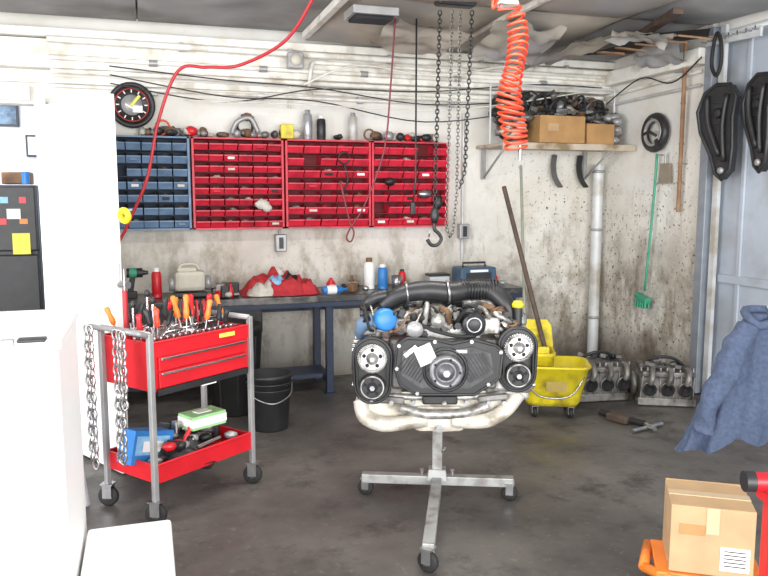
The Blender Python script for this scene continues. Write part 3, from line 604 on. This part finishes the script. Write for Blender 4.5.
for k in range(38):
    x=random.uniform(-.36,.34); x2=x+random.uniform(-.16,.16); x2=max(-.38,min(.36,x2))
    b.tube([(x,random.uniform(-.04,.1),random.uniform(.85,.90)),(x*.7+x2*.3,random.uniform(-.08,.02),random.uniform(.89,.98)),(x*.3+x2*.7,random.uniform(-.07,.05),random.uniform(.90,1.0)),(x2,random.uniform(.0,.2),random.uniform(.87,.98))],random.choice([.005,.007,.012]),random.choice([BLACKR,BLACKR,BLACK,ALU,BRN]),6,sm=5)
for k in range(34):
    x=random.uniform(-.38,.36); z=random.uniform(.86,.98); b.cyl((x,-.04,z),(x,.03,z),random.uniform(.008,.018),random.choice([ALU,BLACK,BLACK,ALUD]),seg=8)
for k in range(14):
    x=random.uniform(-.34,.34); b.box((x,random.uniform(-.03,.04),random.uniform(.86,.96)),(random.uniform(.03,.07),.04,random.uniform(.02,.05)),random.choice([ALU,ALUD,BLACK]),(0,random.uniform(-30,30),0),bev=.006)
b.lathe([(.10,0),(.18,.02),(.21,.06),(.21,.08),(0,.08)],ALU,(0,.35,.74),(0,1,0),24)
o=b.done((1.32,3.21,-.025),-18); o.scale=(1.03,1.03,1.03)
# ---------------------------------------------------------------- mop bucket
b=B('mop_bucket')
def rrect(w,d,r,n=5):
    out=[]
    for cx,cy,a0 in((w/2-r,d/2-r,0),(-w/2+r,d/2-r,90),(-w/2+r,-d/2+r,180),(w/2-r,-d/2+r,270)):
        for k in range(n+1): a=rad(a0+90*k/n); out.append((cx+r*math.cos(a),cy+r*math.sin(a)))
    return out
def loft(rings,m,smooth=True,cap=True):
    n=len(rings[0]); vs=[v for r_ in rings for v in r_]; fs=[]
    for i in range(len(rings)-1):
        for k in range(n): fs.append([i*n+k,i*n+(k+1)%n,(i+1)*n+(k+1)%n,(i+1)*n+k])
    if cap: fs.append(list(range(n)))
    b.add(vs,fs,m,smooth)
def rr(w,d,r,z,ox=0,oy=0): return [(x+ox,y+oy,z) for x,y in rrect(w,d,r)]
loft([rr(.34,.28,.07,.09),rr(.37,.31,.07,.12),rr(.47,.36,.08,.35),rr(.50,.39,.09,.355),rr(.50,.39,.09,.37),rr(.46,.35,.08,.37),rr(.35,.27,.06,.13)],YEL)
b.box((0,0,.135),(.30,.24,.01),DARK)
loft([rr(.22,.24,.05,.26,-.11,.0),rr(.25,.28,.05,.42,-.12,0),rr(.27,.30,.05,.43,-.12,0),rr(.27,.30,.05,.45,-.12,0),rr(.23,.26,.05,.45,-.12,0),rr(.2,.22,.04,.27,-.11,0)],YEL)
b.prism([(-.25,.42),(.02,.42),(.0,.60),(-.03,.64),(-.17,.64),(-.23,.60)],.12,.145,YEL)
for k in range(4): b.box((-.12,.113,.46+k*.04),(.16,.01,.012),YEL)
b.box((-.12,-.12,.47),(.18,.03,.05),YEL,bev=.01)
for x,y in((-.12,-.09),(.12,-.09),(-.12,.09),(.12,.09)): caster(b,(x,y,.10),.035,20)
b.tube([(-.2,-.15,.30),(-.1,-.21,.18),(.1,-.21,.18),(.2,-.15,.30)],.006,STEEL,6,sm=4)
b.box((.02,-.175,.24),(.14,.006,.08),mat('label_brown',(.35,.25,.05),.6),(-14,0,0))
b.done((2.64,4.46,0),-25)
b=B('wood_handle_mop')
b.cyl((2.62,4.46,.34),(2.56,5.08,1.57),.017,WOODD); b.sph((2.615,4.44,.27),(.07,.07,.07),RAGW,12,jit=.1); b.done()
b=B('push_broom_handle'); b.cyl((2.52,4.62,.46),(2.84,5.35,1.74),.011,mat('grey_green_handle',(.30,.33,.25),.5)); b.done()
# ---------------------------------------------------------------- castings on floor
def casting(loc,rz,s=1.,seed=0):
    random.seed(seed); b=B('cylinder_head')
    b.box((0,.02,.10),(.34,.24,.18),GBX,bev=.02); b.box((0,.02,.20),(.30,.20,.05),GBX2,(3,0,0),bev=.012)
    b.box((0,.02,.235),(.33,.10,.03),GBX,(0,4,0),bev=.008); b.box((0,-.095,.03),(.36,.03,.05),GBX2,bev=.006)
    for k in range(3):
        x=-.11+k*.11; b.lathe([(0,0),(.034,0),(.042,.02),(.030,.024),(.026,.004),(0,.004)],DARK,(x,-.105,.115),(0,-1,0),18); b.tor((x,-.112,.115),.040,.008,GBX2,(0,1,0),20,6)
        b.tube([(x,-.02,.22),(x+.02,-.09,.235),(x+.01,-.14,.19),(x,-.13,.15)],.018,GBX2,8,sm=4)
    for k in range(9): b.box((-.16+k*.04,.02,.10),(.006,.255,.19),GBX2,(0,random.uniform(-6,6),0)); b.cyl((-.16+k*.04,-.08,.225),(-.16+k*.04,-.08,.25),.009,STEEL,seg=6)
    for k in range(12): b.box((random.uniform(-.14,.14),random.uniform(-.09,.1),random.uniform(.22,.27)),(random.uniform(.03,.07),.04,.03),random.choice([GBX,GBX2,BLACK]),(random.uniform(-20,20),random.uniform(-30,30),random.uniform(0,90)),bev=.006)
    b.tube([(-.14,.05,.24),(-.05,.0,.30),(.06,.02,.29),(.14,.05,.23)],.010,BLACK,8,sm=5)
    b.lathe([(0,-.02),(.07,-.02),(.075,0),(.06,.02),(0,.02)],GBX2,(-.185,.02,.12),(1,0,0),20)
    o=b.done(loc,rz); o.scale=(s,s,s)
casting((3.20,4.72,0),-8,1.15,1); casting((3.57,4.46,0),-26,1.12,2)
b=B('floor_jack_handle')
b.cyl((2.93,4.30,.03),(3.05,3.98,.03),.022,BLACKR); b.box((2.98,4.15,.028),(.09,.16,.05),WOODD,(0,0,20),bev=.01); b.cyl((2.9,3.9,.02),(3.18,3.97,.02),.014,STEEL); b.cyl((3.05,3.98,.03),(3.04,3.86,.03),.014,STEEL); b.done()
b=B('black_bucket')
b.lathe([(0,.0),(.115,0),(.12,.01),(.142,.34),(.150,.345),(.150,.365),(.140,.365),(.116,.015),(0,.012)],BLACK,seg=28)
b.tor((0,0,.31),.146,.006,BLACK); b.tor((0,0,.27),.143,.005,BLACK); b.tube([(-.145,0,.32),(-.12,-.10,.24),(0,-.165,.20),(.12,-.10,.24),(.145,0,.32)],.004,STEEL,6,sm=6)
b.done((.73,4.74,0))
b=B('trash_can'); b.lathe([(0,0),(.15,0),(.155,.01),(.19,.58),(.20,.585),(.20,.62),(.185,.62),(.15,.02),(0,.02)],BLACKR,seg=24)
for k in range(8): a=k*math.pi/4; b.cyl((.152*math.cos(a),.152*math.sin(a),.05),(.186*math.cos(a),.186*math.sin(a),.55),.01,BLACKR,seg=6)
b.done((.56,5.19,0))
# ---------------------------------------------------------------- corner shelf
b=B('wall_shelf')
b.box((3.36,5.73,1.915),(1.24,.5,.025),SHELF,bev=.003); b.box((3.36,5.475,1.905),(1.24,.02,.05),SHELF)
for x in(2.80,3.8): b.box((x,5.95,1.78),(.03,.03,.27),GREY); b.tube([(x,5.94,1.66),(x,5.55,1.895)],.010,GREY,6)
b.cyl((2.76,5.75,2.42),(3.95,5.75,2.42),.008,LGREY); b.cyl((2.76,5.75,1.90),(2.76,5.75,2.42),.008,LGREY); b.cyl((3.95,5.75,1.90),(3.95,5.75,2.42),.008,LGREY)
b.done()
sz=1.93
b=B('cardboard_box'); b.box((3.29,5.60,sz+.115),(.42,.22,.22),CARDD,bev=.004); b.box((3.29,5.60,sz+.227),(.42,.05,.004),TAPE); b.box((3.2,5.487,sz+.13),(.1,.004,.06),CARD); b.done()
b=B('cardboard_box'); b.box((3.655,5.60,sz+.085),(.27,.20,.17),CARDD,(0,0,3),bev=.004); b.box((3.655,5.60,sz+.173),(.27,.04,.004),TAPE,(0,0,3)); b.done()
b=B('shelf_spare_parts'); random.seed(31)
for k in range(240):
    x=random.uniform(2.84,3.90); y=random.uniform(5.77,5.87); z=sz+.06+random.uniform(.0,.38)*(1-abs(x-3.35)*.25)
    m=random.choice([BLACK,BLACK,BLACKR,BLACKR,ALUD,GBX,BRN,GREY,GBX2]); 
    r=random.random()
    if r<.35: b.sph((x,y,z),(random.uniform(.03,.07),.05,random.uniform(.02,.04)),m,9,rot=(0,random.uniform(-40,40),0),jit=.2)
    elif r<.55: b.tor((x,y,z),random.uniform(.025,.05),random.uniform(.008,.014),m,(random.uniform(-.5,.5),1,random.uniform(-.5,.5)),16,6)
    elif r<.75: b.cyl((x-random.uniform(.03,.09),y,z),(x+random.uniform(.03,.09),y,z+random.uniform(-.04,.04)),random.uniform(.008,.02),m,seg=8)
    else: b.box((x,y,z),(random.uniform(.05,.12),.06,random.uniform(.03,.06)),m,(random.uniform(-30,30),random.uniform(-30,30),0),bev=.008)
for k in range(24): 
    x=2.83+random.uniform(0,.20); b.sph((x,5.56+random.uniform(0,.14),sz+random.uniform(.04,.22)),(.05,.05,.03),random.choice([BRN,ALUD,BLACK,BEIGE,GREY]),9,jit=.2)
for k in range(18): 
    x=3.85+random.uniform(0,.07); b.sph((x,5.57+random.uniform(0,.16),sz+random.uniform(.04,.26)),(.05,.04,.035),random.choice([BRN,ALUD,BLACK,GREY]),9,jit=.2)
for k in range(5):
    x=2.9+k*.19; b.tube([(x,5.76,sz+.2),(x+.06,5.74,sz+.36),(x+.16,5.74,sz+.38+.04*(k%2)),(x+.22,5.78,sz+.25)],.011,BLACK,6,sm=5)
for k in range(12):
    x=3.12+random.uniform(0,.55); b.cyl((x,5.66,sz+.245+random.uniform(0,.05)),(x+.12,5.7,sz+.26+random.uniform(0,.05)),.016,random.choice([BLACK,GREY,BRN,ALUD]),seg=8)
b.done()
for i,x in enumerate([3.50,3.76]):
    b=B('curved_trim_strip'); pts=[(x-.01,5.95,1.86),(x-.025,5.94,1.76),(x-.015,5.92,1.66),(x+.03,5.90,1.58)]
    for dx in(-.018,-.006,.006,.018): b.tube([(p[0]+dx,p[1],p[2]) for p in pts],.009,BLACKR if i else mat('dark_grey_rubber',(.09,.09,.09),.5),6,sm=5)
    b.cyl((x-.01,5.99,1.865),(x-.01,5.93,1.865),.006,STEEL); b.done()
b=B('downpipe'); b.cyl((3.90,5.88,0),(3.90,5.88,1.78),.048,LGREY,seg=24)
for z in(.4,1.2,1.72): b.lathe([(.048,-.012),(.054,-.012),(.054,.012),(.048,.012)],GREY,(3.90,5.88,z),seg=24)
b.done()
# ---------------------------------------------------------------- right wall things
b=B('headlight_ring'); b.tor((3.95,5.18,2.01),.125,.034,BLACK,(1,.0,0),28,10); b.tor((3.93,5.18,2.01),.10,.014,GREY,(1,0,0),24,8); b.box((3.92,5.10,1.91),(.03,.04,.10),BLACK,(-30,0,0),bev=.01); b.cyl((4.0,5.18,2.12),(3.9,5.18,2.12),.008,STEEL)
b.tube([(3.92,5.28,2.0),(3.9,5.2,2.02),(3.9,5.1,1.98)],.012,BLACK,6); b.done()
b=B('green_scrub_brush'); b.tube([(3.94,5.13,1.84),(3.93,5.14,1.4),(3.93,5.20,.72)],.010,GRN,8,sm=5); b.box((3.92,5.21,.66),(.06,.16,.05),GRN,(15,0,0),bev=.012)
for k in range(5):
    for j in range(2): b.cyl((3.905+j*.03,5.15+k*.03,.64),(3.90+j*.035,5.145+k*.033,.58),.010,GRN,seg=6)
b.cyl((4.0,5.13,1.83),(3.93,5.13,1.83),.006,STEEL); b.done()
b=B('bamboo_pole'); b.cyl((3.90,4.80,2.66),(3.95,4.86,1.38),.016,WOOD)
for z in(1.6,1.9,2.2,2.5): b.cyl((3.942-.038*(z-1.6),4.85-.045*(z-1.6),z-.008),(3.942-.038*(z-1.6),4.85-.045*(z-1.6),z+.008),.019,WOOD)
b.cyl((4.0,4.84,1.75),(3.93,4.84,1.75),.007,STEEL); b.done()
b=B('dust_pan'); b.prism([(-.07,0),(.07,0),(.05,.16),(-.05,.16)],0,.02,mat('tan_metal',(.33,.28,.22),.5,.3)); b.cyl((0,.01,.16),(0,.01,.24),.01,GREY); b.done((3.965,5.04,1.60),90)
b=B('tool_hook_rail'); b.box((3.93,4.36,2.60),(.02,.52,.07),LGREY,(3,0,0),bev=.004)
for k in range(9): y=4.12+k*.06; b.cyl((3.92,y,2.60),(3.87,y,2.60),.005,STEEL); 
for k in range(6): b.box((3.918,4.15+k*.08,2.615),(.004,.006,.03),DARK)
b.done()
b=B('rubber_belt'); b.tube([(3.85,4.45,2.56),(3.85,4.42,2.63),(3.85,4.38,2.56),(3.85,4.37,2.42),(3.85,4.41,2.34),(3.85,4.46,2.42)],.013,BLACKR,8,True,sm=6); b.done()
def shield(name,loc,rz,s=1):
    b=B(name); P=[(-.14,.0),(-.11,-.14),(-.02,-.30),(.02,-.42),(.07,-.46),(.13,-.40),(.14,-.25),(.13,-.06),(.15,.08),(.10,.16),(.0,.17),(-.09,.12)]
    b.prism(P,-.035,.02,BLACK); b.tube([(p[0],-.035,p[1]) for p in P],.014,BLACK,8,True)
    b.tube([(-.06,-.05,.10),(-.04,-.055,-.08),(.05,-.05,-.30)],.018,BLACK,8,sm=4); b.tube([(.09,-.05,.10),(.07,-.055,-.1),(.09,-.05,-.34)],.015,BLACK,8,sm=4)
    b.lathe([(0,-.02),(.03,-.02),(.035,.0),(0,0)],BLACKR,(.02,-.04,-.02),(0,1,0),16); b.lathe([(0,-.02),(.02,-.02),(.025,.0),(0,0)],GREY,(.07,-.04,-.40),(0,1,0),14)
    for k in range(4): b.box((.0,-.04,.05-k*.07),(.12,.012,.008),BLACK)
    b.cyl((0,.02,.14),(0,.10,.14),.006,STEEL)
    o=b.done(loc,rz); o.scale=(s,s,s); return o
shield('splash_shield',(3.90,4.42,2.10),-78,1.05); shield('splash_shield',(3.88,4.02,2.12),-100,1.0)
# ---------------------------------------------------------------- hanging things
b=B('chain_hoist')
b.chain([(1.79,4.47,2.64),(1.77,4.48,1.42)],BLACK,.034,.011,.0042)
b.chain([(1.86,4.44,2.64),(1.84,4.45,1.30)],CHAIND,.030,.010,.0035)
b.chain([(1.91,4.43,2.64),(1.90,4.43,1.52),(1.88,4.43,1.28),(1.86,4.44,1.24),(1.84,4.45,1.30)],CHAIND,.030,.010,.0035)
b.chain([(1.98,4.41,2.64),(1.95,4.42,1.66),(1.92,4.43,1.55)],BLACK,.034,.011,.004)
b.lathe([(0,0),(.018,0),(.028,.03),(.028,.07),(.014,.10),(0,.10)],BLACK,(1.77,4.48,1.33),(0,0,1),14)
b.tube([(1.77,4.48,1.33),(1.77,4.48,1.29),(1.80,4.475,1.26),(1.815,4.475,1.225),(1.79,4.48,1.19),(1.75,4.485,1.19),(1.725,4.49,1.225)],.012,BLACK,8,sm=5)
b.tube([(1.745,4.485,1.30),(1.735,4.49,1.24)],.005,STEEL,6)
b.box((1.88,4.44,2.69),(.26,.10,.05),BLACK,bev=.02); b.done()
b=B('hanging_pull_cord')
b.tube([(1.59,4.74,2.66),(1.56,4.75,2.2),(1.52,4.76,1.8),(1.40,4.80,1.45),(1.30,4.83,1.28),(1.28,4.83,1.22),(1.31,4.83,1.20),(1.33,4.83,1.26),(1.30,4.83,1.34),(1.24,4.84,1.6)],.006,mat('dark_red_cord',(.16,.02,.03),.5),6,sm=6)
b.done()
b=B('hanging_control_pendant'); b.tube([(1.72,4.7,2.64),(1.72,4.7,1.6),(1.70,4.7,1.45)],.006,BLACK,6); b.box((1.70,4.7,1.42),(.03,.03,.08),BLACK,bev=.006); b.done()
b=B('coiled_air_hose'); pts=[(2.13,4.10,2.64),(2.02,3.92,2.64),(1.90,3.80,2.60),(1.86,3.80,2.50)]
n=21
for k in range(n*12):
    t=k/(n*12); a=2*math.pi*k/12; R_=.040+.026*min(1,t*1.5)+.006*math.sin(t*11); z=2.50-.74*t**.92
    pts.append((1.95+.022*math.sin(t*8)+R_*math.cos(a),3.78+R_*math.sin(a),z+.018*math.cos(a+t*6)))
pts+= [(2.0,3.78,1.77)]
b.tube(pts,.0080,ORH,6); b.tube([(1.90,3.80,2.64),(1.85,3.79,2.55),(1.82,3.78,2.50),(1.83,3.78,2.56),(1.95,3.8,2.62)],.009,ORH,6,sm=6)
heap(b,(1.92,3.8,2.52),.14,.1,.10,RAGW,10,3); b.cyl((2.0,3.78,1.78),(2.0,3.78,1.70),.012,STEEL,seg=8); b.done()
b=B('red_air_hose')
b.tube([(-.10,4.60,.012),(-.17,4.66,.03),(-.20,4.76,.5),(-.19,4.78,1.09),(-.10,4.75,1.33),(.02,4.70,1.60),(.10,4.68,1.95),(.22,4.64,2.23),(.38,4.6,2.25),(.56,4.53,2.26),(.78,4.30,2.36),(.90,4.14,2.54),(.94,4.10,2.66)],.0095,RHOSE,8,sm=8)
b.done()
b=B('yellow_tape_roll'); b.tor((-.10,4.12,1.40),.028,.017,YEL,(1,.9,0.2),24,8); b.cyl((-.12,4.13,1.43),(-.06,4.09,1.43),.005,STEEL); b.done()
# ---------------------------------------------------------------- left foreground white units
b=B('white_cabinet')
b.box((-.6,2.48,.55),(.72,.58,1.06),WHITE,bev=.01); b.box((-.6,2.47,1.10),(.74,.60,.03),WHITE,bev=.008); b.box((-.6,2.18,.95),(.70,.02,.22),WHITE,bev=.005); b.box((-.6,2.18,.44),(.70,.02,.76),WHITE,bev=.005)
b.box((-.30,2.165,1.118),(.07,.04,.010),BLACK,bev=.003); b.box((-.36,2.16,1.112),(.03,.02,.02),GREY)
b.done()
b=B('white_storage_chest'); b.box((-.09,2.30,.155),(.27,.74,.30),WHITE,bev=.01); b.box((-.09,2.30,.33),(.28,.76,.04),WHITE,bev=.012); b.done()
b=B('folded_grey_mat'); b.box((-.40,3.80,.24),(.03,.2,.48),mat('grey_foam',(.5,.5,.52),.8),(0,-8,40),bev=.01); b.done()
# ---------------------------------------------------------------- right foreground
b=B('denim_jacket')
rings=[]; nz=44; nk=96
for i in range(nz+1):
    t=i/nz; ring=[]
    hw=.045+.24*t**.75+.02*math.sin(t*3.1); hd=.035+.065*t**.7
    for k in range(nk):
        a=2*math.pi*k/nk; ca,sa=math.cos(a),math.sin(a)
        z=.985-.585*t
        f1=mnoise.noise(Vector((ca*2.4,sa*2.4,t*.9+3))) ; f2=mnoise.noise(Vector((ca*6.,sa*6.,t*2.2+9)))
        f3=abs(mnoise.noise(Vector((ca*3+t*3,sa*3,t*5.))))
        f=1+.28*t*f1+.10*t*f2-.10*f3
        hem=(.05*ca*1.2+.05*mnoise.noise(Vector((ca*2,sa*2,0.))))*t
        lean=-.035*t
        ring.append((hw*f*ca+lean,hd*(f+.7*t*f1+.5*t*f2)*sa,z+hem))
    rings.append(ring)
loft(rings,DENIM,True,False)
b.add([Vector(p) for p in rings[0]],[list(range(nk))],DENIM)
def sleeve(pts,radii):
    n0=len(b.bm.verts); b.tube(pts,.05,DENIM,18,sm=8,radii=radii); b.bm.verts.ensure_lookup_table()
    for v in b.bm.verts[n0:]:
        q=mnoise.noise_vector(v.co*16)*.018+mnoise.noise_vector(v.co*7)*.014; v.co+=q
sleeve([(-.06,-.05,.93),(-.13,-.085,.84),(-.19,-.10,.70),(-.235,-.09,.56),(-.255,-.08,.46)],[.045,.055,.054,.050,.048])
sleeve([(.10,-.05,.90),(.18,-.08,.76),(.23,-.08,.60),(.25,-.07,.48)],[.05,.055,.052,.05])
b.tube([(-.06,-.05,.965),(-.02,-.07,.94),(.05,-.06,.97),(.045,.03,.995),(-.05,.03,.995)],.020,DENIM,8,True,sm=5)
b.done((2.63,2.66,-.01),-22)
b=B('coat_stand'); b.cyl((3.03,2.51,.02),(3.03,2.51,1.02),.016,STEEL); b.tube([(3.03,2.51,1.01),(2.83,2.58,1.01),(2.66,2.65,1.0)],.010,STEEL,8); b.lathe([(0,0),(.16,0),(.16,.015),(.03,.03),(0,.03)],GREY,(3.03,2.51,0)); b.done()
BX,BY=2.015,2.23
b=B('cardboard_box')
b.box((0,0,.13),(.29,.25,.26),CARD,bev=.003); b.box((0,0,.262),(.29,.045,.003),TAPE); b.box((0,-.1265,.21),(.045,.003,.10),TAPE)
b.box((.08,-.1265,.07),(.10,.003,.09),PAPER); 
for k in range(5): b.box((.08,-.1285,.045+k*.014),(.075,.001,.004),BLACK)
b.box((-.07,-.1265,.17),(.09,.002,.04),CARDD)
b.box((.0,.145,.245),(.28,.04,.003),CARD,(25,0,0))
b.done((BX,BY,.105),-33)
b=B('orange_dolly')
b.box((BX,BY,.088),(.38,.28,.03),ORG,(0,0,-33),bev=.005)
def dl(x,y): a=rad(-33); return (BX+x*math.cos(a)-y*math.sin(a),BY+x*math.sin(a)+y*math.cos(a))
b.tube([(*dl(-.23,-.08),.085),(*dl(-.10,-.17),.08),(*dl(.20,-.17),.08)],.020,ORG,8)
b.tube([(*dl(-.23,-.08),.085),(*dl(-.20,.13),.085)],.020,ORG,8)
for x,y in((-.17,-.09),(.15,-.10),(-.15,.10),(.15,.10)): caster(b,(*dl(x,y),.08),.032,10)
b.cyl((*dl(-.10,-.10),.07),(*dl(-.10,-.21),.07),.02,STEEL)
b.done()
b=B('red_engine_stand')
ox,oy=1.865,1.84
b.box((ox+.05,oy-.02,.29),(.06,.06,.50),RED,(0,0,-20),bev=.005); b.cyl((ox-.03,oy+.01,.585),(ox+.16,oy-.06,.585),.030,RED); b.cyl((ox-.05,oy+.018,.585),(ox-.02,oy+.006,.585),.034,BLACK)
b.box((ox+.05,oy-.02,.535),(.09,.09,.03),RED,(0,0,-20)); b.box((ox+.10,oy-.035,.62),(.06,.05,.07),RED,(0,0,-20),bev=.01); b.cyl((ox+.10,oy-.035,.62),(ox+.10,oy-.035,.70),.012,STEEL)
b.box((ox+.05,oy-.30,.065),(.06,.7,.05),RED,(0,0,0),bev=.005); b.box((ox+.10,oy-.02,.065),(.36,.06,.05),RED,bev=.005)
for x,y in((ox-.04,oy-.02),(ox+.26,oy-.02),(ox+.05,oy-.62)): caster(b,(x,y,.06),.03,0)
b.done()
# ---------------------------------------------------------------- lights, world, camera
w=bpy.data.worlds.new('World'); SC.world=w; w.use_nodes=True; bg=w.node_tree.nodes['Background']; bg.inputs[0].default_value=(.90,.95,1,1); bg.inputs[1].default_value=1.9
def area(name,loc,rot,sx,sy,e,col=(1,1,1)):
    l=bpy.data.lights.new(name,'AREA'); l.shape='RECTANGLE'; l.size=sx; l.size_y=sy; l.energy=e; l.color=col
    o=bpy.data.objects.new(name,l); bpy.context.collection.objects.link(o); o.location=loc; o.rotation_euler=[rad(a) for a in rot]; return o
area('daylight_bay_door',(.8,-2.6,1.5),(90,0,0),6.5,2.6,480,(1,.99,.98))
area('daylight_side_door',(-3.4,1.2,1.6),(88,0,-75),3.0,2.4,280,(.99,.99,1))
area('office_area_light',(-1.8,6.7,2.55),(0,0,0),1.2,.6,45)  # unseen area light over the office, no fixture modelled
area('ceiling_fill_light',(1.2,3.4,2.60),(0,0,0),2.2,.3,45,(1,.98,.93))  # added overhead fill to lift the brightness, no fixture here
cam=bpy.data.cameras.new('camera'); co=bpy.data.objects.new('camera',cam); bpy.context.collection.objects.link(co)
co.location=(0,0,1.5); co.rotation_euler=(rad(83),0,rad(-17.7)); cam.lens=35; cam.sensor_width=36; cam.clip_start=.05
SC.camera=co
